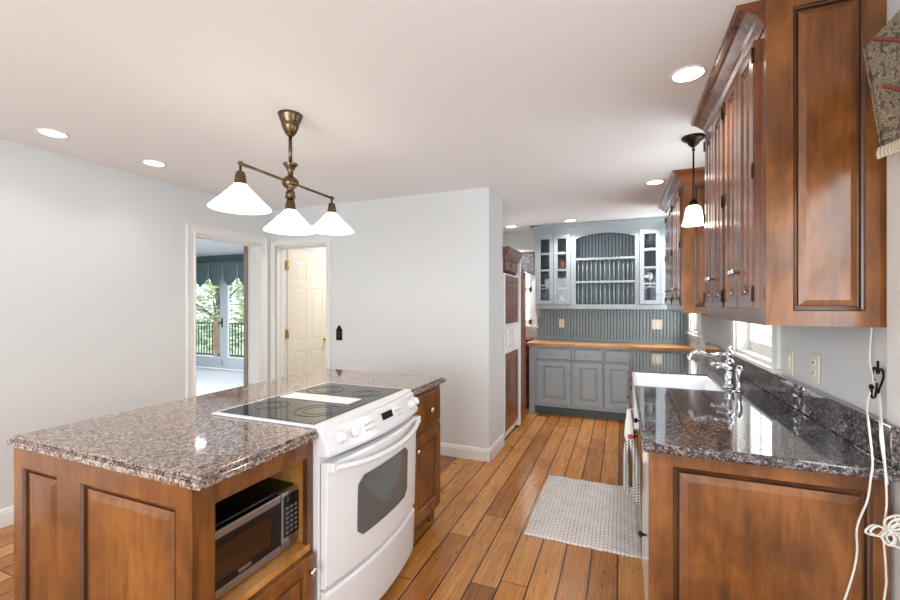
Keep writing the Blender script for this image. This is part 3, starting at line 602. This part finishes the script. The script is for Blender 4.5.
ar = [(-.54, 2.315), (-.54, 2.235)] + [(-.54 + .697 * i / 20, 2.235 + .062 * math.sin(math.pi * i / 20) ** .8) for i in range(1, 20)] + [(.157, 2.235), (.157, 2.315)]
am = MB(); am.loops([[(x, y, z) for x, z in ar] for y in (-.022, -.002)]); am.build('arch', 'hutch', hu)
pr = []
for k in range(18):
    x = -.565 + k * .745 / 18; p = .745 / 18; pr += [(x, .275), (x + .004, .262), (x + p - .004, .262)]
pr.append((.18, .275))
MB().loops([[(x, y, z) for x, y in pr] for z in (1.37, 2.33)], False, False, closed=False).build('back_boards', 'bead', hu)
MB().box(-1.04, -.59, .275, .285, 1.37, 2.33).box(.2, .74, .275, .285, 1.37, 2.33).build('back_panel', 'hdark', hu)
for z in (1.96, 1.665): MB().box(-.565, .18, -.015, .27, z, z + .028).build('rack_shelf', 'hutch', hu, .002)
for lo, hi in ((1.37, 1.665), (1.693, 1.96)):
    for k in range(13):
        x = -.54 + .697 * (k + .5) / 13; MB().lathe([(.006, lo), (.006, hi)], 8, TM(x, .02, 0)).build('spindle', 'hutch', hu)
for z in (1.6, 1.83, 2.07):
    MB().box(-1.04, -.59, .03, .275, z, z + .016).build('shelf', 'hutch', hu); MB().box(.2, .74, .03, .275, z, z + .016).build('shelf', 'hutch', hu)
for a, b, hk in ((-1.037, -.822, 1), (-.818, -.608, 0), (.208, .437, 1), (.441, .672, 0)):
    W = b - a; s = .05
    dm = MB().panel(a, b, 1.40, 2.305, [(0, -.021), (0, -.038), (.004, -.041), (s, -.041), (s + .004, -.036), (s + .004, -.021)])
    # open the middle: rebuild as a frame with three muntins
    dm = MB().box(a, a + s, -.041, -.021, 1.4, 2.305).box(b - s, b, -.041, -.021, 1.4, 2.305).box(a + s, b - s, -.041, -.021, 1.4, 1.445).box(a + s, b - s, -.041, -.021, 2.25, 2.305)
    for z in (1.645, 1.845, 2.055): dm.box(a + s, b - s, -.039, -.023, z - .009, z + .009)
    q = dm.build('door', 'hutch', hu, .0015)
    MB().box(a + s - .005, b - s + .005, -.0305, -.0275, 1.44, 2.255).build('pane', 'glass', q)
    knob(MB(), (b - .022) if hk else (a + .022), -.041, 1.515, .012).build('knob', 'steel', q)
MB().loops([[(x, y, z) for y, z in ((0, 2.375), (-.024, 2.378), (-.03, 2.39), (-.055, 2.415), (-.062, 2.42), (-.062, 2.436), (0, 2.436))] for x in (-1.12, .765)]).build('crown', 'hutch', hu)
MB().box(-1.12, -1.06, -.062, .29, 2.42, 2.436).build('crown_return', 'hutch', hu)
MB().loops([[(x, y, z) for y, z in ((.27, 1.335), (.12, 1.335), (.13, 1.31), (.19, 1.27), (.2, 1.23), (.25, 1.2), (.27, 1.2))] for x in (-1.085, -1.045)]).build('bracket', 'hutch', hu)
def goblet(x, z, lab, r=.03, h=.15):
    tag(MB().lathe([(.03, 0), (.03, .004), (.004, .01), (.004, h * .45), (r * .8, h * .55), (r, h * .75), (r * .85, h), (r * .8, h), (r * .9, h * .75), (r * .7, h * .57), (.002, h * .5)], 16, TM(x, 5.78, z), False).build('goblet', 'white'), lab, 'glass')
goblet(.33, 1.617, 'white stemmed goblet behind the glass door past the plate rack', .034, .17)
tag(MB().lathe([(.02, 0), (.022, .01), (.022, .09), (.01, .115), (.009, .14), (.012, .145)], 14, TM(-.73, 5.75, 1.371)).build('bottle', 'white'), 'small white bottle on the bottom shelf behind a hutch door', 'bottle')
tag(MB().lathe([(.026, 0), (.04, .05), (.042, .1), (.038, .12), (.036, .12), (.04, .1), (.036, .05), (.01, .006)], 16, TM(-.92, 5.78, 1.617), False).build('cup', 'white'), 'pale cup on the shelf behind the outermost hutch door', 'cup')
tag(MB().lathe([(.03, 0), (.045, .04), (.05, .1), (.03, .15), (.034, .17)], 16, TM(-.72, 5.8, 1.847)).build('vase', 'dwood'), 'small brown vase on an upper shelf behind a hutch door', 'vase')

# ------------------------------------------------------------------ sink run along the window wall (fronts look to -x)
FX = .095
ep = thing('end_panel_cabinet', 'stained maple raised end panel closing the granite sink counter', 'cabinet panel', (.092, 1.665, 0))
EW = .655
m = MB().box(0, EW, .02, .04, 0, .884).box(0, .076, 0, .02, 0, .884).box(EW - .04, EW, 0, .02, 0, .884).box(.076, EW - .04, 0, .02, .83, .884).box(.076, EW - .04, 0, .02, 0, .12)
m.panel(.076, EW - .04, .12, .83, [(0, .02), (.022, .02), (.022, .011), (.047, .004), (.049, .004)]); q = m.build('raised_panel', 'wood', ep)
MB().moulding(.076, EW - .04, .12, .83, [(0, 0), (.005, .004), (.011, .006), (.014, .016), (.019, .017), (.0225, .011)]).build('panel_moulding', 'dmould', q)
dw = thing('dishwasher', 'white appliance front under the near end of the sink counter', 'dishwasher', (.1, 2.31, 0), -90)
MB().box(.003, .597, .02, .58, .1, .872).box(.02, .58, .06, .5, 0, .1).build('body', 'white', dw, .002)
q = MB().box(.003, .597, -.004, .02, .11, .70).build('door', 'white', dw, .004); knob(MB(), .40, -.004, .45, .013).build('knob', 'dbronze', q)
q = MB().box(.003, .597, -.008, .02, .71, .872).build('control_strip', 'white', dw, .004); MB().lathe([(.024, 0), (.024, .006), (.016, .01), (.012, .004)], 20, FRONT(.40, -.008, .77)).build('dial', 'offw', q)
sb = thing('base_cabinet', 'stained maple sink base with two doors below the white sink', 'cabinet', (FX + .02, 3.62, 0), -90)
MB().box(0, 1.305, .02, .62, .1, .655).box(0, 1.305, 0, .02, .1, .655).box(0, .29, 0, .62, .655, .884).box(.91, 1.305, 0, .62, .655, .884).box(0, 1.305, .06, .6, 0, .1).build('carcass', 'wood', sb, .0015)
for a, b, kx_ in ((.02, .64, .6), (.66, 1.285, .7)):
    q = MB().panel(a, b, .12, .64, raised(.02, .06)).build('door', 'wood', sb); knob(MB(), kx_, -.02, .56).build('knob', 'dbronze', q)
for a, b in ((.02, .27), (.93, 1.285)):
    q = MB().panel(a, b, .67, .86, [(0, 0), (0, -.016), (.006, -.02), (.01, -.02)]).build('drawer', 'wood', sb); knob(MB(), (a + b) / 2, -.02, .765).build('knob', 'dbronze', q)
fb = thing('base_cabinet', 'dark cherry base cabinet at the far end of the granite counter', 'cabinet', (FX, 4.56, 0), -90)
MB().box(0, .935, .0, .62, .1, .884).box(0, .935, .06, .6, 0, .1).build('carcass', 'dwood', fb, .0015)
for a, b in ((.02, .46), (.475, .915)):
    q = MB().panel(a, b, .12, .64, raised(.02, .06)).build('door', 'dwood', fb); knob(MB(), b - .04, -.02, .56).build('knob', 'steel', q)
    q = MB().panel(a, b, .67, .86, [(0, 0), (0, -.016), (.006, -.02), (.01, -.02)]).build('drawer', 'dwood', fb); knob(MB(), (a + b) / 2, -.02, .765).build('knob', 'steel', q)
ct = MB(); a0, a1 = 1.61, 4.575
poly = [(.072, a0), (.755, a0), (.755, a1), (.072, a1), (.072, 3.3), (.548, 3.3), (.548, 2.72), (.072, 2.72)]
ct.prism(poly, .886, .92)
tag(ct.build('granite_countertop', 'dgran', None, .008, 3), 'polished dark granite counter around the white farmhouse sink', 'countertop')
tag(MB().prism([(.738, 1.64), (.758, 1.64), (.758, 1.717), (.769, 1.717), (.769, 4.6), (.738, 4.6)], .921, 1.04).build('granite_backsplash', 'dgran', None, .004, 2), 'dark granite upstand along the wall under the window', 'backsplash')
sk = thing('farmhouse_sink', 'white apron front farmhouse sink set in dark granite', 'sink', (.07, 2.722, .66))
SW, SD, SH = .476, .576, .252
m = MB(); t = .022
rim = [(0, 0), (SW, 0), (SW, SD), (0, SD)]
def rr(i, z): return [(i, i, z), (SW - i, i, z), (SW - i, SD - i, z), (i, SD - i, z)]
m.loops([rr(0, 0), rr(0, SH - .004), rr(.004, SH), rr(t - .004, SH), rr(t, SH - .004), rr(t + .012, .04), rr(t + .04, .024)]); m.build('basin', 'ceram', sk, .004, 3)
MB().lathe([(.04, .0245), (.04, .028), (.028, .029), (.02, .026)], 20, TM(SW / 2, SD / 2, 0)).build('drain', 'chrome', sk)
fc = thing('bridge_faucet', 'ornate polished chrome faucet with long curved spout by the sink', 'faucet', (.578, 2.85, .921))
MB().lathe([(.034, 0), (.034, .008), (.026, .016), (.02, .03), (.024, .05), (.026, .065), (.018, .08), (.016, .12), (.022, .135), (.024, .15), (.016, .158), (.012, .172), (.018, .18), (.019, .2), (.012, .21), (.006, .216), (.009, .224), (.008, .234), (.003, .24)], 24).build('column', 'chrome', fc)
MB().tube([(0, 0, .19), (-.03, .0, .192), (-.08, .004, .184), (-.11, .006, .182), (-.145, .008, .194), (-.17, .01, .196), (-.19, .011, .182), (-.197, .012, .162), (-.2, .012, .15)], [.012, .0105, .0095, .0095, .0095, .0105, .011, .012, .015, .015], 14, smooth_n=5).build('spout', 'chrome', fc)
for s_ in (1, -1):
    q = MB().tube([(0, 0, .11), (-.012, .04 * s_, .11), (-.015, .06 * s_, .112)], .009, 12, smooth_n=4).sphere((-.015, .064 * s_, .113), .015).build('valve', 'chrome', fc)
    MB().tube([(-.015, .064 * s_, .12), (-.045, .075 * s_, .128), (-.07, .08 * s_, .122)], [.008, .006, .009], 10, smooth_n=4).sphere((-.072, .08 * s_, .122), .010).build('lever', 'chrome', q)
MB().lathe([(.02, 0), (.02, .006), (.012, .015), (.011, .06), (.016, .08), (.018, .12), (.012, .14)], 18, TM(.02, -.12, 0)).build('side_spray', 'chrome', fc)

# wall cabinets on the window wall
def wallcab(y0, y1, label, doors, side_near):
    c = thing('wall_cabinet', label, 'cabinet', (.456, y1, 1.328), -90)     # local x -> -y ; y -> +x
    W = y1 - y0; Ht = 1.05; Dp = .312; Hp = Ht if side_near else 1.111
    MB().box(0, W, .02, Dp, 0, Ht).build('carcass', 'wood', c, .0015)
    ff = MB(); ff.box(0, W, 0, .02, 0, .055).box(0, W, 0, .02, Ht - .03, Ht + .061)
    edges = [0] + [e for d in doors for e in (y1 - d[1], y1 - d[0])] + [W]
    for k in range(0, len(edges), 2):
        if edges[k + 1] - edges[k] > .004: ff.box(edges[k], edges[k + 1], 0, .02, .055, Ht - .03)
    ff.build('face_frame', 'woodf', c, .0015)
    for k, (a, b, hside) in enumerate(doors):
        q = MB().panel(y1 - b + .002, y1 - a - .002, .058, Ht - .034, raised(.02, .048)).build('door', 'woodf', c)
        kx_ = (y1 - b + .024) if hside == 'n' else (y1 - a - .024)
        knob(MB(), kx_, -.02, .2, .013).build('knob', 'chrome', q)
        hx = (y1 - a + .002) if hside == 'n' else (y1 - b - .002)
        for z in (.11, .55, .96): MB().box(hx - .006, hx + .006, -.023, -.018, z - .024, z + .024).lathe([(.004, z - .028), (.004, z + .028)], 8, TM(hx, -.022, 0)).build('hinge', 'dbronze', q)
    sp = MB(); T = TM(W, 0, 0, 0, 0, 90)        # near end, faces world -y
    for a, b, c_, d in ((0, .075, 0, Hp), (Dp - .05, Dp, 0, Hp), (.075, Dp - .05, Hp - .045, Hp), (.075, Dp - .05, 0, .05)): sp.box(a, b, -.02, 0, c_, d, T)
    sp.panel(.075, Dp - .05, .05, Hp - .045, [(0, 0), (.018, 0), (.018, -.009), (.036, -.017), (.038, -.017)], T)
    q = sp.build('end_panel', 'wood', c); MB().moulding(.075, Dp - .05, .05, Hp - .045, [(0, -.02), (.004, -.016), (.009, -.014), (.011, -.004), (.016, -.003), (.0185, -.009)], T).build('panel_moulding', 'dmould', q)
    pr = [(.0, Ht - .03), (-.004, Ht - .03), (-.01, Ht - .01), (-.02, Ht), (-.026, Ht + .012), (-.055, Ht + .035), (-.066, Ht + .042), (-.078, Ht + .044), (-.085, Ht + .056), (-.085, Ht + .061), (.0, Ht + .061)]
    ext = (lambda y: W + .02 - min(0, y)) if side_near else (lambda y: W + .02)
    cr = MB().loops([[(0 if e == 0 else ext(y), y, z) for y, z in pr] for e in (0, 1)])
    if side_near: cr.loops([[(ext(y) if e == 0 else W + .02 - y, y if e == 0 else Dp, z) for y, z in pr] for e in (0, 1)])
    else: cr.box(0, W, .02, Dp, Ht, Ht + .061)
    cr.build('crown', 'woody', c)
    return c
M['woodf'] = wood('stained_maple_fronts', (84, 46, 26), (116, 70, 44), (142, 92, 62), 2, .22, coat=.5)
wallcab(1.752, 2.766, 'tall stained maple wall cabinet nearest the viewer with four narrow doors', [(1.80, 2.02, 'n'), (2.025, 2.245, 'f'), (2.295, 2.515, 'n'), (2.52, 2.74, 'f')], False)
wallcab(3.787, 5.05, 'stained maple wall cabinet beyond the sink window', [(3.83, 4.115, 'n'), (4.12, 4.405, 'f'), (4.45, 4.73, 'n'), (4.735, 5.02, 'f')], True)

# ------------------------------------------------------------------ outlets, switch, hook, cords, cloth
def plate(name, label, T, kind, w=.07, h=.115, mat='offw', cat='outlet', group=None):
    o = thing(name, label, cat); o.matrix_world = T
    if group: o['group'] = group
    MB().box(-w / 2, w / 2, -.007, 0, -h / 2, h / 2).build('plate', mat, o, .003)
    if kind == 'outlet':
        for z in (-.022, .022): q = MB().lathe([(.016, 0), (.016, .003), (.014, .004)], 18, FRONT(0, -.006, z)).build('receptacle', 'trim', o); MB().box(-.007, -.005, -.0115, -.0095, z - .002, z + .008).box(.005, .007, -.0115, -.0095, z - .002, z + .008).build('slot', 'black', q)
    elif kind == 'rocker':
        MB().box(-.017, .017, -.011, -.006, -.033, .033).build('rocker', 'trim', o, .002); 
    return o
RW_ = lambda y, z: TM(.768, y, z, 0, 0, -90)
plate('wall_outlet', 'cream duplex outlet over the backsplash nearest the heart hook', RW_(2.245, 1.128), 'outlet', .085, .125)
plate('light_switch', 'cream switch plate beside the sink window trim', RW_(2.535, 1.12), 'rocker', .085, .125, cat='switch')
plate('wall_outlet', 'white outlet on the beadboard near the bookcase', TM(-.754, 5.93, 1.135), 'outlet', .075, .12)
plate('light_switch', 'cream double switch plate on the beadboard near the sink wall', TM(.42, 5.93, 1.14), 'rocker', .12, .125, cat='switch')
sw = thing('light_switch', 'ornate dark bronze switch plate beside the cream panelled door', 'switch', (-2.696, 3.598, 1.085))
MB().box(-.037, .037, -.006, 0, -.06, .06).lathe([(.028, 0), (.02, .006)], 20, FRONT(0, 0, .062)).lathe([(.014, 0), (.008, .008)], 14, FRONT(0, -.002, .084)).build('plate', 'dbronze', sw, .002)
for z in (-.018, .022): MB().box(-.006, .006, -.014, -.005, z - .01, z + .01).build('toggle', 'bronze', sw)
hk = thing('wall_hook', 'black iron heart shaped hook on the wall above the backsplash', 'hook', (.762, 1.757, 1.16), -90)
MB().tube([(0, -.004, -.045), (.012, -.004, -.02), (.03, -.004, .01), (.028, -.004, .03), (.014, -.004, .036), (.0, -.004, .02), (-.014, -.004, .036), (-.028, -.004, .03), (-.03, -.004, .01), (-.02, -.004, -.005)], .0032, 8, smooth_n=5).tube([(0, -.004, .02), (0, -.004, .06)], .0034, 8).build('heart_frame', 'iron', hk)
MB().tube([(0, -.006, -.01), (0, -.01, -.05), (.006, -.018, -.058), (.02, -.028, -.05), (.03, -.032, -.03)], .0034, 8, smooth_n=5).sphere((.031, -.033, -.02), .0095, 12, (1.2, .6, 1)).build('prong', 'iron', hk)

def cam_pt(u, v, y):        # a spot of the place on the plane y = const, for the slack run of the cords
    a, b = math.sin(R(22.118)), math.cos(R(22.118)); l = (u - 450) / 421.155; k = -(v - 303.78) / 421.155
    d = y / (l * a + b); return ((l * b - a) * d, y, 1.402 + k * d)
ca = MB().tube([(.757, 1.79, 1.33), (.752, 1.79, 1.22), cam_pt(873, 380, 1.75), cam_pt(868.5, 398, 1.72), cam_pt(867, 410, 1.68), cam_pt(869, 427, 1.605), cam_pt(872.5, 461, 1.598), cam_pt(870.5, 480, 1.60), cam_pt(867, 501, 1.615), cam_pt(857, 528, 1.625), cam_pt(854, 570, 1.635), (.56, 1.61, .25), (.55, 1.55, .004), (.6, 1.45, .004)], .0029, 8, smooth_n=8)
tag(ca.build('cord', 'cord'), 'white cord hanging from the heart hook across the maple end panel', 'cord')
tie = thing('bundled_cord', 'white cord tied in a looped bundle beside the counter end', 'cord', (0, 0, 0))
MB().tube([cam_pt(878.5, 394, 1.735), cam_pt(880, 415, 1.68), cam_pt(880.6, 438, 1.605), cam_pt(885, 470, 1.598), cam_pt(886.5, 505, 1.60), cam_pt(883, 528, 1.60)], .0028, 8, smooth_n=8).tube([cam_pt(880, 394, 1.735), cam_pt(881, 415, 1.67), cam_pt(883, 440, 1.603), cam_pt(885.5, 470, 1.596), cam_pt(887.5, 484, 1.6)], .0026, 8, smooth_n=8).tube([cam_pt(883, 528, 1.60), cam_pt(884, 545, 1.60), cam_pt(886, 573, 1.61), cam_pt(884, 600, 1.62), (.66, 1.6, .2), (.66, 1.57, .004), (.7, 1.5, .004)], .0028, 8, smooth_n=8).build('strand', 'cord', tie)
bx, by, bz_ = cam_pt(885, 528, 1.585); lm = MB()
for a, L in ((200, .05), (193, .042), (75, .045), (60, .052), (45, .06), (32, .062), (20, .058), (285, .046), (270, .04), (300, .05), (5, .045)):
    ux, uz = math.cos(R(a)), math.sin(R(a)); px, pz = -uz * .014, ux * .014; o = .004 * ((a // 7) % 4)
    lm.tube([(bx, by - o, bz_), (bx + ux * L * .5 + px, by - o - .006, bz_ + uz * L * .5 + pz), (bx + ux * L, by - o - .009, bz_ + uz * L), (bx + ux * L * .5 - px, by - o - .004, bz_ + uz * L * .5 - pz), (bx + .001, by - o, bz_ - .002)], .0029, 7, smooth_n=6)
lm.build('loop', 'cord', tie); MB().tube([(bx - .003, by - .02, bz_ + .008), (bx + .002, by - .024, bz_), (bx - .002, by - .02, bz_ - .01)], .004, 8, smooth_n=4).build('tie', 'cord', tie)

vl = thing('paisley_valance', 'olive paisley valance with red trim and cream fringe by the cabinet end', 'valance', (.77, 1.6, 2.2))
def vpt(s, k):      # s along -y from the far end, k down
    y = -s; fold = .012 * math.sin(s * 21) * k
    x0 = -.113 + .038 * k; zz = -.05 - .30 * k - (.06 * (1 - math.cos(s * 7.0)) * .3 * k)
    return (x0 + fold, y, zz)
o = MB().loops([[vpt(1.15 * i / 46, k / 10) for i in range(47)] for k in range(11)], True, False, closed=False).build('cloth', 'paisley', vl)
so = o.modifiers.new('thick', 'SOLIDIFY'); so.thickness = .008
MB().loops([[(-.113 + .038 * k / 6, 0, -.05 - .3 * k / 6), (0, .002, -.05 - .3 * k / 6)] for k in range(7)], False, False, closed=False).build('return', 'paisley', vl).modifiers.new('thick', 'SOLIDIFY').thickness = .006
for kk, ww in ((.0, .035), (.45, .485)):
    o = MB().loops([[Vector(vpt(.06 + .22 * i / 46, k + .45 * i / 46)) + Vector((-.0062, 0, 0)) for i in range(47)] for k in (kk, ww)], True, False, closed=False).build('red_trim', 'redband', vl); o.modifiers.new('thick', 'SOLIDIFY').thickness = .002
fm = MB()
for i in range(92):
    p = vpt(1.15 * i / 92, 1); fm.tube([(p[0], p[1], p[2] + .004), (p[0] - .003, p[1], p[2] - .014), (p[0], p[1], p[2] - .026)], .006, 5)
fm.build('fringe', 'fringe', vl)
MB().box(-.10, 0, -1.15, -.004, -.10, -.08).build('mounting_board', 'trim', vl)

rgm = MB(); nx = 24; g = []
for j in range(33):
    g.append([(-.545 + .66 * i / nx + .003 * math.sin(j * .5), 2.535 + .945 * j / 32 + .005 * math.sin(i * .3), .009 + .0015 * math.sin(i * 1.1 + j * .9)) for i in range(nx + 1)])
o = rgm.loops(g, True, False, closed=False).build('kitchen_rug', 'rug'); so = o.modifiers.new('thick', 'SOLIDIFY'); so.thickness = .008; so.offset = -1
tag(o, 'white and grey woven rug on the floor before the sink counter', 'rug')
tw = thing('hanging_towel', 'checked dish towel with white knit top and red button hanging before the white appliance front', 'towel', (.047, 2.242, .886))
MB().lathe([(.004, .0), (.010, -.004), (.013, -.03), (.018, -.06), (.022, -.1), (.024, -.13), (.018, -.15)], 16, TM(-.012, 0, 0) @ Matrix.Diagonal((.9, 1.2, 1, 1))).build('knit_top', 'towelw', tw)
for cx_, hw, zb, yo in ((-.024, .014, -.40, .012), (.02, .016, -.43, -.012)):
    rings = []
    for k in range(17):
        t = k / 16; r_ = []; xx = -.012 + (cx_ + .012) * min(1, t * 2.6)
        for i in range(24):
            a = 2 * math.pi * i / 24; q = 1 + .16 * math.sin(4 * a + k * .25)
            r_.append((xx + hw * (.75 + .25 * t) * q * math.cos(a), yo + (.02 + .03 * min(1, t * 2)) * q * math.sin(a), -.11 + (zb + .11) * t + .008 * math.sin(2 * a) * t))
        rings.append(r_)
    MB().loops(rings, True).build('cloth', 'towel', tw)
MB().lathe([(.012, 0), (.012, .005), (.008, .009)], 16, FRONT(-.004, -.03, -.125)).build('button', 'red', tw)
MB().tube([(-.012, 0, -.005), (.005, 0, .002), (.024, 0, -.004), (.045, 0, -.004)], .0025, 6, smooth_n=4).build('hanging_loop', 'towelw', tw)
